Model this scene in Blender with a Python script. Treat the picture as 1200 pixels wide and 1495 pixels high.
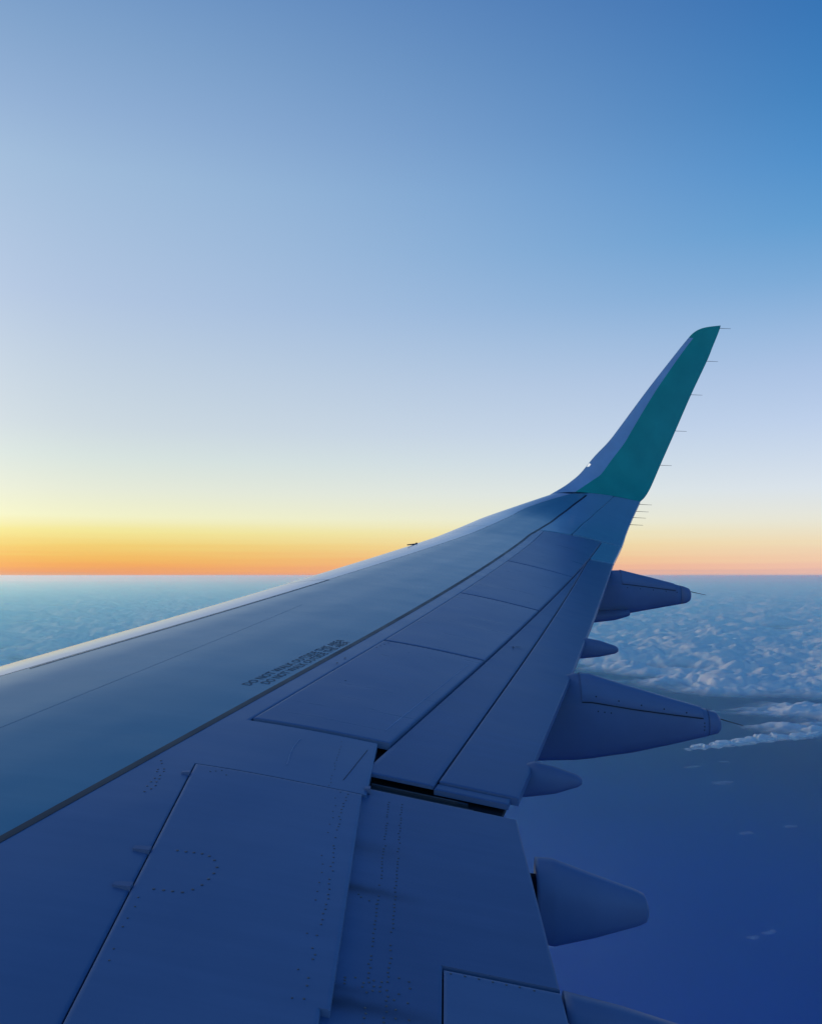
import bpy, bmesh, math, random
import numpy as np

# ------------------------------------------------------------------ camera, sky, sun, exposure
# axes: +X outboard along the wing, +Y towards the nose, +Z up; the eye is at the origin (cabin window)
scene = bpy.context.scene
C = scene.collection
R = math.radians
for o in list(bpy.data.objects):
    bpy.data.objects.remove(o)

cam_d = bpy.data.cameras.new("Camera")
cam = bpy.data.objects.new("Camera", cam_d)
C.objects.link(cam)
cam_d.sensor_fit = 'HORIZONTAL'
cam_d.sensor_width = 36.0
cam_d.lens = 39.0
cam_d.clip_start = 0.05
cam_d.clip_end = 4.0e6
TILT = 0.44                                  # the aircraft's bank against the level world
CAM_PITCH, CAM_YAW = 3.631 + TILT, 2.286          # degrees up, degrees towards the nose
cam.rotation_euler = (R(90 + CAM_PITCH), 0, R(-90 + CAM_YAW))
scene.camera = cam

SUN_AZ = 62.0                               # degrees from +X towards +Y (ahead of the wing)
SUN_EL = 4.5
sun_dir = (math.cos(R(SUN_EL)) * math.cos(R(SUN_AZ)), math.cos(R(SUN_EL)) * math.sin(R(SUN_AZ)), math.sin(R(SUN_EL)))

world = bpy.data.worlds.new("World")
scene.world = world
world.use_nodes = True
wn, wl = world.node_tree.nodes, world.node_tree.links
wn.clear()


def lin(c):
    return tuple(((v / 255) / 12.92 if v / 255 <= 0.04045 else ((v / 255 + 0.055) / 1.055) ** 2.4) for v in c) + (1.0,)


def N(tree_nodes, typ, **kw):
    n = tree_nodes.new(typ)
    for k, v in kw.items():
        setattr(n, k, v)
    return n


def wmath(op, a, b=None, c=None, clamp=False):
    n = N(wn, 'ShaderNodeMath', operation=op, use_clamp=clamp)
    for i, v in enumerate((a, b, c)):
        if v is None:
            continue
        if isinstance(v, (int, float)):
            n.inputs[i].default_value = v
        else:
            wl.new(v, n.inputs[i])
    return n.outputs[0]


tc = N(wn, 'ShaderNodeTexCoord')
sep = N(wn, 'ShaderNodeSeparateXYZ')
wl.new(tc.outputs['Generated'], sep.inputs[0])
wx, wy, wz = sep.outputs
elev = wmath('MULTIPLY', wmath('ARCSINE', wmath('MAXIMUM', wz, 0.0)), 2 / math.pi)
# thin high streaks just over the horizon: stretched noise bends the elevation a little
mp = N(wn, 'ShaderNodeMapping')
mp.inputs['Scale'].default_value = (2.2, 2.2, 150.0)
wl.new(tc.outputs['Generated'], mp.inputs[0])
nz = N(wn, 'ShaderNodeTexNoise')
nz.inputs['Scale'].default_value = 1.6
nz.inputs['Detail'].default_value = 4.0
wl.new(mp.outputs[0], nz.inputs['Vector'])
wob = wmath('MULTIPLY', wmath('SUBTRACT', nz.outputs[0], 0.5), 0.011)
wob = wmath('MULTIPLY', wob, wmath('SUBTRACT', 1.0, wmath('MULTIPLY', elev, 22.0, clamp=True), clamp=True))
elev = wmath('MAXIMUM', wmath('ADD', elev, wob), 0.0)
fac = wmath('POWER', elev, 0.5)
hl = wmath('SQRT', wmath('ADD', wmath('MULTIPLY', wx, wx), wmath('MULTIPLY', wy, wy)))
hl = wmath('MAXIMUM', hl, 1e-4)
dsun = wmath('ADD', wmath('MULTIPLY', wx, math.cos(R(SUN_AZ))), wmath('MULTIPLY', wy, math.sin(R(SUN_AZ))))
cosaz = wmath('DIVIDE', dsun, hl)
azd = wmath('MULTIPLY', wmath('ARCCOSINE', wmath('MINIMUM', wmath('MAXIMUM', cosaz, -1.0), 1.0)), 180 / math.pi)


def ramp(stops):
    n = N(wn, 'ShaderNodeValToRGB')
    n.color_ramp.interpolation = 'LINEAR'
    cr = n.color_ramp
    el = cr.elements
    while len(el) < len(stops):
        el.new(0.5)
    for e, (deg, col) in zip(el, stops):
        e.position = math.sqrt(deg / 90)
        e.color = lin(col)
    wl.new(fac, n.inputs[0])
    return n.outputs[0]


ZEN = (2, 34, 118)
sunside = ramp([(0, (208, 164, 136)), (0.2, (234, 156, 104)), (0.6, (242, 168, 90)), (1.1, (242, 184, 92)), (1.8, (241, 207, 112)), (2.7, (242, 230, 148)),
                (3.6, (241, 241, 198)), (5.2, (229, 234, 214)), (7.2, (214, 226, 222)), (9.1, (203, 216, 224)),
                (13, (189, 206, 224)), (16.7, (175, 196, 224)), (20.3, (166, 191, 221)), (23.8, (157, 186, 218)),
                (27, (143, 174, 212)), (30.5, (128, 163, 204)), (38, (92, 136, 190)), (48, (48, 98, 168)), (62, (16, 62, 140)), (90, ZEN)])
offside = ramp([(0, (204, 182, 184)), (0.5, (236, 192, 178)), (1.0, (240, 205, 180)), (2.0, (238, 220, 192)), (3.2, (230, 228, 218)), (5.2, (215, 225, 238)),
                (9.1, (186, 206, 236)), (12, (166, 192, 229)), (14.5, (143, 180, 222)), (17.2, (112, 165, 214)), (20.3, (80, 150, 207)), (23.8, (56, 134, 199)),
                (27, (42, 122, 188)), (30.5, (34, 111, 180)), (38, (22, 88, 162)), (48, (14, 68, 146)), (62, (8, 50, 128)), (90, ZEN)])
antisun = ramp([(0, (70, 118, 176)), (2.0, (88, 142, 204)), (5.0, (104, 164, 224)), (9.0, (106, 172, 232)), (15, (82, 156, 224)), (22, (48, 128, 202)),
                (30, (26, 100, 180)), (45, (12, 70, 150)), (65, (6, 46, 128)), (90, ZEN)])


def wmap(v, a, b):
    n = N(wn, 'ShaderNodeMapRange', interpolation_type='SMOOTHSTEP')
    wl.new(v, n.inputs['Value'])
    n.inputs['From Min'].default_value = a
    n.inputs['From Max'].default_value = b
    return n.outputs[0]


def wmix(f, a, b):
    n = N(wn, 'ShaderNodeMix', data_type='RGBA')
    wl.new(f, n.inputs[0])
    wl.new(a, n.inputs[6])
    wl.new(b, n.inputs[7])
    return n.outputs[2]


sky_col = wmix(wmap(azd, 88, 170), wmix(wmap(azd, 33, 101), sunside, offside), antisun)
# under the level line the air turns to grey blue murk within a degree
low = N(wn, 'ShaderNodeMapRange', interpolation_type='SMOOTHSTEP')
wl.new(wz, low.inputs['Value'])
low.inputs['From Min'].default_value = 0.0005
low.inputs['From Max'].default_value = -0.005
murk = N(wn, 'ShaderNodeRGB')
murk.outputs[0].default_value = lin((96, 96, 92))
sky_col = wmix(low.outputs[0], sky_col, murk.outputs[0])
# aureole round the sun's place, off the left of the frame
sdot = N(wn, 'ShaderNodeVectorMath', operation='DOT_PRODUCT')
wl.new(tc.outputs['Generated'], sdot.inputs[0])
sdot.inputs[1].default_value = sun_dir
aur = wmath('MULTIPLY', wmath('POWER', wmath('MAXIMUM', sdot.outputs['Value'], 0.0), 18.0), 2.4)
aurc = N(wn, 'ShaderNodeVectorMath', operation='SCALE')
aurc.inputs[0].default_value = (1.0, 0.84, 0.60)
wl.new(aur, aurc.inputs['Scale'])
adda = N(wn, 'ShaderNodeVectorMath', operation='ADD')
wl.new(sky_col, adda.inputs[0])
wl.new(aurc.outputs[0], adda.inputs[1])
sky_col = adda.outputs[0]
bg = N(wn, 'ShaderNodeBackground')
bg.inputs['Strength'].default_value = 1.0
wl.new(sky_col, bg.inputs['Color'])
nish = N(wn, 'ShaderNodeTexSky', sky_type='NISHITA')
nish.sun_disc = False
nish.sun_elevation = R(SUN_EL)
nish.sun_rotation = R(90 - SUN_AZ)
nish.altitude = 9000
bg2 = N(wn, 'ShaderNodeBackground')
bg2.inputs['Strength'].default_value = 0.0
wl.new(nish.outputs[0], bg2.inputs['Color'])
addw = N(wn, 'ShaderNodeAddShader')
wl.new(bg.outputs[0], addw.inputs[0])
wl.new(bg2.outputs[0], addw.inputs[1])
wo = N(wn, 'ShaderNodeOutputWorld')
wl.new(addw.outputs[0], wo.inputs['Surface'])

sun_d = bpy.data.lights.new("Sun", 'SUN')
sun = bpy.data.objects.new("Sun", sun_d)
C.objects.link(sun)
sun_d.energy = 2.0
sun_d.angle = R(16)
sun_d.color = (1.0, 0.76, 0.48)
import mathutils
sun.rotation_euler = mathutils.Vector(sun_dir).to_track_quat('Z', 'Y').to_euler()

scene.view_settings.view_transform = 'Standard'
scene.view_settings.look = 'None'
scene.view_settings.exposure = 0.0
scene.view_settings.gamma = 1.0
scene.cycles.volume_bounces = 10
scene.cycles.max_bounces = 12
scene.cycles.transparent_max_bounces = 12

rng = np.random.default_rng(7)
random.seed(7)


# ------------------------------------------------------------------ material helpers
def new_mat(name):
    m = bpy.data.materials.new(name)
    m.use_nodes = True
    nt = m.node_tree
    nt.nodes.clear()
    out = N(nt.nodes, 'ShaderNodeOutputMaterial')
    return m, nt, out


def paint(name, col, rough=0.34, var=0.06, metal=0.0, streak=True, bump=0.005, spec=0.5, coat=0.0, tint=(0.62, 0.93, 1.0)):
    """Aircraft paint: flow-wise dirt streaks, blotches and slight oil-canning of the sheet."""
    m, nt, out = new_mat(name)
    ns, ls = nt.nodes, nt.links
    b = N(ns, 'ShaderNodeBsdfPrincipled')
    b.inputs['Metallic'].default_value = metal
    b.inputs['Specular IOR Level'].default_value = spec
    b.inputs['Coat Weight'].default_value = coat
    b.inputs['Specular Tint'].default_value = (*tint, 1)
    b.inputs['Coat Roughness'].default_value = 0.12
    g = N(ns, 'ShaderNodeNewGeometry')
    mp1 = N(ns, 'ShaderNodeMapping')
    mp1.inputs['Scale'].default_value = (14.0, 0.9, 3.0) if streak else (2, 2, 2)
    ls.new(g.outputs['Position'], mp1.inputs[0])
    n1 = N(ns, 'ShaderNodeTexNoise')
    n1.inputs['Scale'].default_value = 1.3
    n1.inputs['Detail'].default_value = 5
    n1.inputs['Roughness'].default_value = 0.62
    ls.new(mp1.outputs[0], n1.inputs['Vector'])
    n2 = N(ns, 'ShaderNodeTexNoise')
    n2.inputs['Scale'].default_value = 2.1
    n2.inputs['Detail'].default_value = 4
    ls.new(g.outputs['Position'], n2.inputs['Vector'])
    mixn = N(ns, 'ShaderNodeMath', operation='MULTIPLY')
    ls.new(n1.outputs[0], mixn.inputs[0])
    ls.new(n2.outputs[0], mixn.inputs[1])
    mr = N(ns, 'ShaderNodeMapRange')
    mr.inputs['From Min'].default_value = 0.12
    mr.inputs['From Max'].default_value = 0.42
    mr.inputs['To Min'].default_value = 1 - var * 2.2
    mr.inputs['To Max'].default_value = 1 + var
    ls.new(mixn.outputs[0], mr.inputs['Value'])
    vm = N(ns, 'ShaderNodeVectorMath', operation='SCALE')
    vm.inputs[0].default_value = col
    ls.new(mr.outputs[0], vm.inputs['Scale'])
    ls.new(vm.outputs[0], b.inputs['Base Color'])
    rr = N(ns, 'ShaderNodeMapRange')
    rr.inputs['From Min'].default_value = 0.3
    rr.inputs['From Max'].default_value = 0.7
    rr.inputs['To Min'].default_value = rough - 0.9 * var
    rr.inputs['To Max'].default_value = rough + 0.9 * var
    ls.new(n1.outputs[0], rr.inputs['Value'])
    ls.new(rr.outputs[0], b.inputs['Roughness'])
    n3 = N(ns, 'ShaderNodeTexNoise')
    n3.inputs['Scale'].default_value = 2.6
    n3.inputs['Detail'].default_value = 1.5
    ls.new(g.outputs['Position'], n3.inputs['Vector'])
    bp = N(ns, 'ShaderNodeBump')
    bp.inputs['Strength'].default_value = 1.0
    bp.inputs['Distance'].default_value = bump
    ls.new(n3.outputs[0], bp.inputs['Height'])
    ls.new(bp.outputs[0], b.inputs['Normal'])
    ls.new(b.outputs[0], out.inputs['Surface'])
    return m


M = {}
M['wing'] = paint('wing_grey_paint', (0.165, 0.245, 0.365), rough=0.24, spec=0.15, var=.03)
M['nose'] = paint('forward_skin_sheen', (0.115, 0.325, 0.385), rough=0.18, spec=0.17, var=.02, bump=.004)  # teal sky sheen put into the base colour, same paint as the wing
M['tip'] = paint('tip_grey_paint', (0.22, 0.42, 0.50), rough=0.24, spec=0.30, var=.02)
M['panel'] = paint('panel_grey_paint', (0.185, 0.265, 0.385), rough=0.34, spec=0.11, var=.04)
M['spoiler'] = paint('spoiler_grey_paint', (0.165, 0.245, 0.365), rough=0.30, spec=0.10, var=.04)
M['flap'] = paint('flap_grey_paint', (0.145, 0.215, 0.335), rough=0.34, spec=0.11, var=.05)
M['faint'] = paint('faint_seam_paint', (0.09, 0.25, 0.30), rough=0.25, spec=0.15, streak=False)
M['stencil'] = paint('stencil_paint', (0.045, 0.06, 0.09), rough=0.5, streak=False)
M['metal'] = paint('slat_silver_paint', (0.66, 0.69, 0.72), rough=0.20, var=0.02, metal=0.3, bump=0.002, spec=0.5, tint=(1, 1, 1))
M['fairing'] = paint('fairing_grey_paint', (0.17, 0.235, 0.35), rough=0.45, streak=False, bump=0.006, spec=0.2)
M['green'] = paint('winglet_green_paint', (0.035, 0.48, 0.34), rough=0.36, streak=False, bump=0.004)
M['band'] = paint('winglet_grey_paint', (0.42, 0.62, 0.76), rough=0.34, streak=False, bump=0.004)
M['dark'] = paint('dark_sealant', (0.03, 0.032, 0.04), rough=0.6, streak=False)
M['cavity'] = paint('cavity_shade', (0.02, 0.021, 0.022), rough=0.7, streak=False)  # near-black base puts the shade inside the gaps into the colour
M['strip'] = paint('seal_rubber', (0.05, 0.052, 0.06), rough=0.6, streak=False)
M['stripe'] = paint('stripe_black_paint', (0.022, 0.022, 0.03), rough=0.45, streak=False, bump=0.002)
M['rivet'] = paint('rivet_heads', (0.10, 0.105, 0.12), rough=0.5, streak=False, bump=0.0)
M['wick'] = paint('static_wick_black', (0.025, 0.025, 0.028), rough=0.6, streak=False, bump=0.0)
m, nt, out = new_mat('notch_sky_glow')
e = N(nt.nodes, 'ShaderNodeEmission')
e.inputs['Color'].default_value = (0.92, 0.96, 1.0, 1)
e.inputs['Strength'].default_value = 0.9
nt.links.new(e.outputs[0], out.inputs['Surface'])
M['lens'] = m  # glow of the sky behind the notch, given to a solid part


# ------------------------------------------------------------------ object helpers
def obj(name, verts, faces, mat, parent=None, smooth=True):
    me = bpy.data.meshes.new(name)
    me.from_pydata([tuple(map(float, v)) for v in verts], [], faces)
    me.update()
    if smooth:
        me.polygons.foreach_set('use_smooth', [True] * len(me.polygons))
    me.materials.append(mat)
    o = bpy.data.objects.new(name, me)
    C.objects.link(o)
    if parent is not None:
        o.parent = parent
    return o


def tag(o, label=None, cat=None, group=None, kind=None):
    if label:
        o['label'] = label
    if cat:
        o['category'] = cat
    if group:
        o['group'] = group
    if kind:
        o['kind'] = kind
    return o


# ------------------------------------------------------------------ vectorised noise for clouds
def _hash(ix, iy, seed):
    h = (ix.astype(np.int64) * 374761393 + iy.astype(np.int64) * 668265263 + seed * 974634777) & 0xFFFFFFFF
    h = ((h ^ (h >> 13)) * 1274126177) & 0xFFFFFFFF
    return (h ^ (h >> 16)) & 0xFFFFFFFF


def perlin(x, y, seed=0):
    ix, iy = np.floor(x), np.floor(y)
    fx, fy = x - ix, y - iy
    u, v = fx * fx * fx * (fx * (fx * 6 - 15) + 10), fy * fy * fy * (fy * (fy * 6 - 15) + 10)

    def gr(ox, oy):
        a = _hash(ix + ox, iy + oy, seed) * (2 * math.pi / 4294967296.0)
        return np.cos(a) * (fx - ox) + np.sin(a) * (fy - oy)
    a, b, c, d = gr(0, 0), gr(1, 0), gr(0, 1), gr(1, 1)
    return 1.5 * ((a + (b - a) * u) * (1 - v) + (c + (d - c) * u) * v)


def fbm(x, y, octv, seed=0, billow=False, gain=0.5):
    s, amp = 0, 1.0
    for k in range(octv):
        n = perlin(x, y, seed + k * 17)
        s = s + amp * (np.abs(n) if billow else n)
        amp *= gain
        x, y = (0.8 * x - 0.6 * y) * 2.03 + 11.3, (0.6 * x + 0.8 * y) * 2.03 - 7.1
    return s


# ------------------------------------------------------------------ sea
SEA_Z = -9000.0
RAD = 7.0e5
m, nt, out = new_mat('deep_sea')
ns, ls = nt.nodes, nt.links
b = N(ns, 'ShaderNodeBsdfPrincipled')
b.inputs['Roughness'].default_value = 0.42
b.inputs['Specular IOR Level'].default_value = 0.25
b.inputs['IOR'].default_value = 1.33
g = N(ns, 'ShaderNodeNewGeometry')
n1 = N(ns, 'ShaderNodeTexNoise')
n1.inputs['Scale'].default_value = 0.00016
n1.inputs['Detail'].default_value = 5
ls.new(g.outputs['Position'], n1.inputs['Vector'])
rp = N(ns, 'ShaderNodeValToRGB')
rp.color_ramp.elements[0].position = 0.3
rp.color_ramp.elements[0].color = (0.0006, 0.055, 0.36, 1)
rp.color_ramp.elements[1].position = 0.7
rp.color_ramp.elements[1].color = (0.0006, 0.068, 0.42, 1)
ls.new(n1.outputs[0], rp.inputs[0])
ls.new(rp.outputs[0], b.inputs['Base Color'])
ls.new(b.outputs[0], out.inputs['Surface'])
M['sea'] = m
nseg = 96
rings = [0, 8e3, 3e4, 1e5, 2.2e5, RAD]
vs = [(0, 0, SEA_Z)]
fs = []
for r_ in rings[1:]:
    for k in range(nseg):
        a = 2 * math.pi * k / nseg
        vs.append((r_ * math.cos(a), r_ * math.sin(a), SEA_Z))
for k in range(nseg):
    fs.append((0, 1 + k, 1 + (k + 1) % nseg))
for q in range(len(rings) - 2):
    b0, b1 = 1 + q * nseg, 1 + (q + 1) * nseg
    for k in range(nseg):
        fs.append((b0 + k, b1 + k, b1 + (k + 1) % nseg, b0 + (k + 1) % nseg))
tag(obj('sea', vs, fs, M['sea'], smooth=False), kind='structure')

# ------------------------------------------------------------------ clouds
DECK = -4300.0
m, nt, out = new_mat('cloud')
ns, ls = nt.nodes, nt.links
df = N(ns, 'ShaderNodeBsdfDiffuse')
df.inputs['Color'].default_value = (0.66, 0.90, 0.93, 1)
tl = N(ns, 'ShaderNodeBsdfTranslucent')
tl.inputs['Color'].default_value = (0.66, 0.90, 0.93, 1)
mx = N(ns, 'ShaderNodeMixShader')
mx.inputs[0].default_value = 0.2
ls.new(df.outputs[0], mx.inputs[1])
ls.new(tl.outputs[0], mx.inputs[2])
tr = N(ns, 'ShaderNodeBsdfTransparent')
at = N(ns, 'ShaderNodeAttribute', attribute_name='thickness')
mx2 = N(ns, 'ShaderNodeMixShader')
ls.new(at.outputs['Fac'], mx2.inputs[0])
ls.new(tr.outputs[0], mx2.inputs[1])
ls.new(mx.outputs[0], mx2.inputs[2])
ls.new(mx2.outputs[0], out.inputs['Surface'])
M['cloud'] = m


def smooth01(t):
    t = np.clip(t, 0, 1)
    return t * t * (3 - 2 * t)


def billow(x, y, foot=20.0):
    """cauliflower relief, about 0..1; lumps finer than the grid's footprint fade out"""
    wx_ = x + 180 * perlin(x / 1500, y / 1500, 401)
    wy_ = y + 180 * perlin(x / 1500, y / 1500, 402)
    t = 0
    for w_, l_, sd in ((.50, 4200, 77), (.36, 1900, 78), (.24, 880, 79), (.14, 400, 80), (.07, 190, 81)):
        keep_ = np.clip(l_ / foot / 5 - .4, 0, 1)
        t = t + w_ * (np.abs(perlin(wx_ / l_ + sd * .13, wy_ / (l_ * 1.25), sd)) * keep_ + .25 * (1 - keep_))
    return t


def cloud_field(x, y):
    """thickness 0..1 and top height of the cloud deck at world x, y (metres)"""
    big = fbm(x / 8000, y / 22000, 4, 3)
    mid = fbm(x / 2600, y / 5200, 4, 31)
    edge = np.clip((0.35 * x + 1.4 * np.maximum(-y, 6000) - 22600) / 7000, -1.2, 0.58)
    d = 0.14 + edge + 0.80 * big + 0.36 * mid
    b_ = billow(x, y, np.hypot(x, y) / 890.0)
    thick = smooth01((d + 0.5 * (b_ - 0.33)) / 0.55)
    h = 300 * smooth01(d / 0.9) + 860 * (b_ - 0.33) * (0.2 + 0.8 * smooth01(d / 0.6)) + 240 * big
    return thick, h


az = np.arange(-62.0, 47.0, 0.085)
rr_ = [16000.0]
while rr_[-1] < RAD - 4000:
    r_ = rr_[-1]
    rr_.append(r_ + max(85.0, 85.0 * (r_ / 30000.0) ** 1.55))
rr_ = np.array(rr_)
AZ, RR = np.meshgrid(np.radians(az), rr_)
X_, Y_ = RR * np.cos(AZ), -RR * np.sin(AZ)
TH, HH = cloud_field(X_, Y_)
V = np.stack([X_, Y_, DECK + HH], -1).reshape(-1, 3)
nr, na = X_.shape
idx = np.arange(nr * na).reshape(nr, na)
quads = np.stack([idx[:-1, :-1], idx[:-1, 1:], idx[1:, 1:], idx[1:, :-1]], -1).reshape(-1, 4)
tf = TH.reshape(-1)
keep = tf[quads].max(1) > 0.01
quads = quads[keep]
used = np.unique(quads)
remap = -np.ones(nr * na, np.int64)
remap[used] = np.arange(len(used))
V, quads, tf = V[used], remap[quads], tf[used]
me = bpy.data.meshes.new('cloud_deck')
me.vertices.add(len(V))
me.vertices.foreach_set('co', V.astype(np.float32).ravel())
me.loops.add(quads.size)
me.loops.foreach_set('vertex_index', quads.astype(np.int32).ravel())
me.polygons.add(len(quads))
me.polygons.foreach_set('loop_start', np.arange(0, quads.size, 4, dtype=np.int32))
me.polygons.foreach_set('use_smooth', np.ones(len(quads), dtype=bool))
a = me.attributes.new('thickness', 'FLOAT', 'POINT')
a.data.foreach_set('value', tf.astype(np.float32))
me.update(calc_edges=True)
me.validate()
me.materials.append(M['cloud'])
deck = bpy.data.objects.new('cloud_deck', me)
C.objects.link(deck)
tag(deck, 'broad sheet of lumpy blue white cloud stretching to the horizon', 'clouds', kind='stuff')
print('cloud quads', len(quads))


def cloud_body(name, centre, length, width, height, yaw, seed, nl=120, nc=36, dens=1.0):
    """a free bank of cumulus: lumpy top and a shallow underside that meet in ragged, thinning edges"""
    L_, W_ = np.meshgrid(np.linspace(-.5, .5, nl), np.linspace(-.5, .5, nc), indexing='ij')
    c_, s_ = math.cos(yaw), math.sin(yaw)
    wig = 0.9 * perlin(L_ * length / (width * 2.5), 0 * L_ + seed + .37, seed) * (.5 - np.abs(L_)) * 2
    lx, ly = L_ * length, (W_ + .22 * wig) * width
    X2, Y2 = centre[0] + lx * c_ - ly * s_, centre[1] + lx * s_ + ly * c_
    sc_ = 520.0 / max(80.0, width)
    b_ = billow(X2 * sc_ + seed * 911, Y2 * sc_ - seed * 577)
    rag = fbm(lx / (width * .45), ly / (width * .45), 4, seed + 5)
    m_ = 1 - (2 * W_) ** 2 * (1.35 - .5 * (.5 - np.abs(L_)) * 2) - (2 * np.abs(L_)) ** 4 + .55 * rag - .25
    dome = smooth01(m_ / .8)
    th = dens * smooth01((m_ - .04) / .55)
    th[0], th[-1], th[:, 0], th[:, -1] = 0, 0, 0, 0
    top = centre[2] + dome * height * (.45 + 1.5 * (b_ - .2))
    bot = centre[2] - dome * height * .22
    vs = np.concatenate([np.stack([X2, Y2, top], -1).reshape(-1, 3), np.stack([X2, Y2, bot], -1).reshape(-1, 3)])
    ii = np.arange(nl * nc).reshape(nl, nc)
    q = np.stack([ii[:-1, :-1], ii[1:, :-1], ii[1:, 1:], ii[:-1, 1:]], -1).reshape(-1, 4)
    q = q[th.reshape(-1)[q].max(1) > .01]
    fs = q.tolist() + (q[:, ::-1] + nl * nc).tolist()
    o = obj(name, vs.tolist(), fs, M['cloud'])
    a = o.data.attributes.new('thickness', 'FLOAT', 'POINT')
    a.data.foreach_set('value', np.concatenate([th.reshape(-1)] * 2).astype(np.float32))
    return o


p0, p1 = np.array((22200., -5460.)), np.array((25700., -11650.))
dv = p1 - p0
tag(cloud_body('cloud_streak', (*(p0 + p1) / 2, DECK + 40), np.linalg.norm(dv), 620, 170, math.atan2(dv[1], dv[0]), 5, nl=420, nc=60, dens=.85),
    'long thin ragged streak of cloud in front of the cloud sheet', 'cloud')
for (x, y, L_, lab) in ((23324, -6232, 420, 'small cloud puff just below the left end of the cloud streak'),
                        (23933, -7246, 360, 'small cloud puff under the middle of the cloud streak'),
                        (21577, -6474, 620, 'faint wide cloud wisp a little below the cloud streak'),
                        (17420, -5653, 330, 'left one of two tiny cloud wisps over blue sea at mid height'),
                        (17908, -6667, 260, 'tiny cloud wisp nearest the right edge over blue sea'),
                        (12510, -4099, 210, 'lower left of two tiny cloud wisps over the darkest sea'),
                        (12700, -4366, 240, 'upper right of two tiny cloud wisps over the darkest sea'),
                        (12163, -1397, 260, 'tiny cloud wisp showing just under the third fairing')):
    x, y = x * .885, y * .885
    tag(cloud_body('cloud_puff', (x, y, DECK), L_ * 1.1, L_ * .6, L_ * .08, -1.1, int(x) % 97, nl=40, nc=30, dens=.11), lab, 'cloud', 'small cloud puffs over the sea')

# ------------------------------------------------------------------ wing surface
PZ0, PS, PQ, XQ, PR, XR, PB, XB = -1.28452, 0.1073, 0.00417, 5.07, 0.00035, 8.46, 0.1139, 12.577
A0, A1, L0, L1, KT, W0, W1 = 0.5705, -0.2365, 4.53482, -0.3952, 1.02917, -0.03336, 0.01568
GT = np.array([-.5, 0, .1, .2, .3, .4, .5, .6, .7, .8, .88, .94, .97, .99, 1.0])
GV = np.array([-.085, 0, .017, .034, .049, .060, .068, .072, .0715, .064, .0495, .032, .019, .007, -.006])
LT = np.array([-.5, 0, .2, .5, .7, .9, .97, .99, 1.0])
LV = np.array([-.13, -.008, -.014, -.036, -.046, -.037, -.024, -.014, -.006])


def pchip(x, y):
    h = np.diff(x)
    d = np.diff(y) / h
    mm = np.zeros_like(y, dtype=float)
    for i in range(1, len(x) - 1):
        if d[i - 1] * d[i] > 0:
            w1, w2 = 2 * h[i] + h[i - 1], h[i] + 2 * h[i - 1]
            mm[i] = (w1 + w2) / (w1 / d[i - 1] + w2 / d[i])
    mm[0], mm[-1] = d[0], d[-1]

    def f(q):
        q = np.clip(q, x[0], x[-1])
        i = np.clip(np.searchsorted(x, q) - 1, 0, len(x) - 2)
        t = (q - x[i]) / h[i]
        return (1 + 2 * t) * (1 - t) ** 2 * y[i] + t * (1 - t) ** 2 * h[i] * mm[i] + t * t * (3 - 2 * t) * y[i + 1] + t * t * (t - 1) * h[i] * mm[i + 1]
    return f


gup, glo = pchip(GT, GV), pchip(LT, LV)


def pos(a):
    return np.maximum(a, 0)


def yte(X):
    return A0 + A1 * X - .034 * pos(X - 11) - .08 * pos(X - 13) ** 2


def yle(X):
    return L0 + L1 * X - .2469 * pos(X - 12.503) ** 2


def zte(X):
    return PZ0 + PS * X + PQ * pos(X - XQ) ** 2 + PR * pos(X - XR) ** 3 + PB * pos(X - XB) ** 2


def S(X, Y, low=False):
    c = yle(X) - yte(X)
    t = (Y - yte(X)) / c
    return zte(X) + c * ((glo(t) if low else gup(t)) * KT + t * (W0 + W1 * X + .0078 * pos(X - 11)))


def slatline(X):
    return 3.73 - .368 * X - .38 * pos(X - 12.9) ** 2


def spfr(X):
    return 1.868 - .266 * X


def spaft(X):
    return 1.321 - .28 * X


def flapline(X):
    return .902 - .2405 * X


_tip_stripe = pchip(np.array([11.2, 11.4, 11.6, 12.452, 13.07, 13.5, 13.756, 13.991, 14.3]),
                    np.array([-1.0034, -1.0568, -1.125, -1.412, -1.633, -1.842, -1.982, -2.135, -2.33]))
_hinge = pchip(np.array([11.8, 12.093, 12.482, 13.021, 13.354, 13.653, 13.914, 14.199, 14.5]), np.array([-1.583, -1.674, -1.794, -1.972, -2.125, -2.277, -2.428, -2.609, -2.80]))


def stripeline(X):
    X = np.asarray(X, float)
    return np.where(X < 11.4, 1.987 - .267 * X, _tip_stripe(np.maximum(X, 11.3)))


def hinge(X):
    return _hinge(np.asarray(X, float))


def gsp_fwd(X):
    return .651 + .0832 * X


def gsp_aft(X):
    return .200 + .0338 * X


def infl_te(X):
    return -.368 + .0322 * X


def const(v):
    return lambda X: v + 0 * X


wing = bpy.data.objects.new('airplane_wing', None)
C.objects.link(wing)
wing.location = (0, 0, 0)
wing.rotation_mode = 'QUATERNION'
wing.rotation_quaternion = mathutils.Quaternion((math.sin(R(CAM_YAW)), -math.cos(R(CAM_YAW)), 0), R(TILT))
tag(wing, 'grey swept airliner wing with upturned green winglet seen from the cabin', 'airplane wing')


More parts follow.
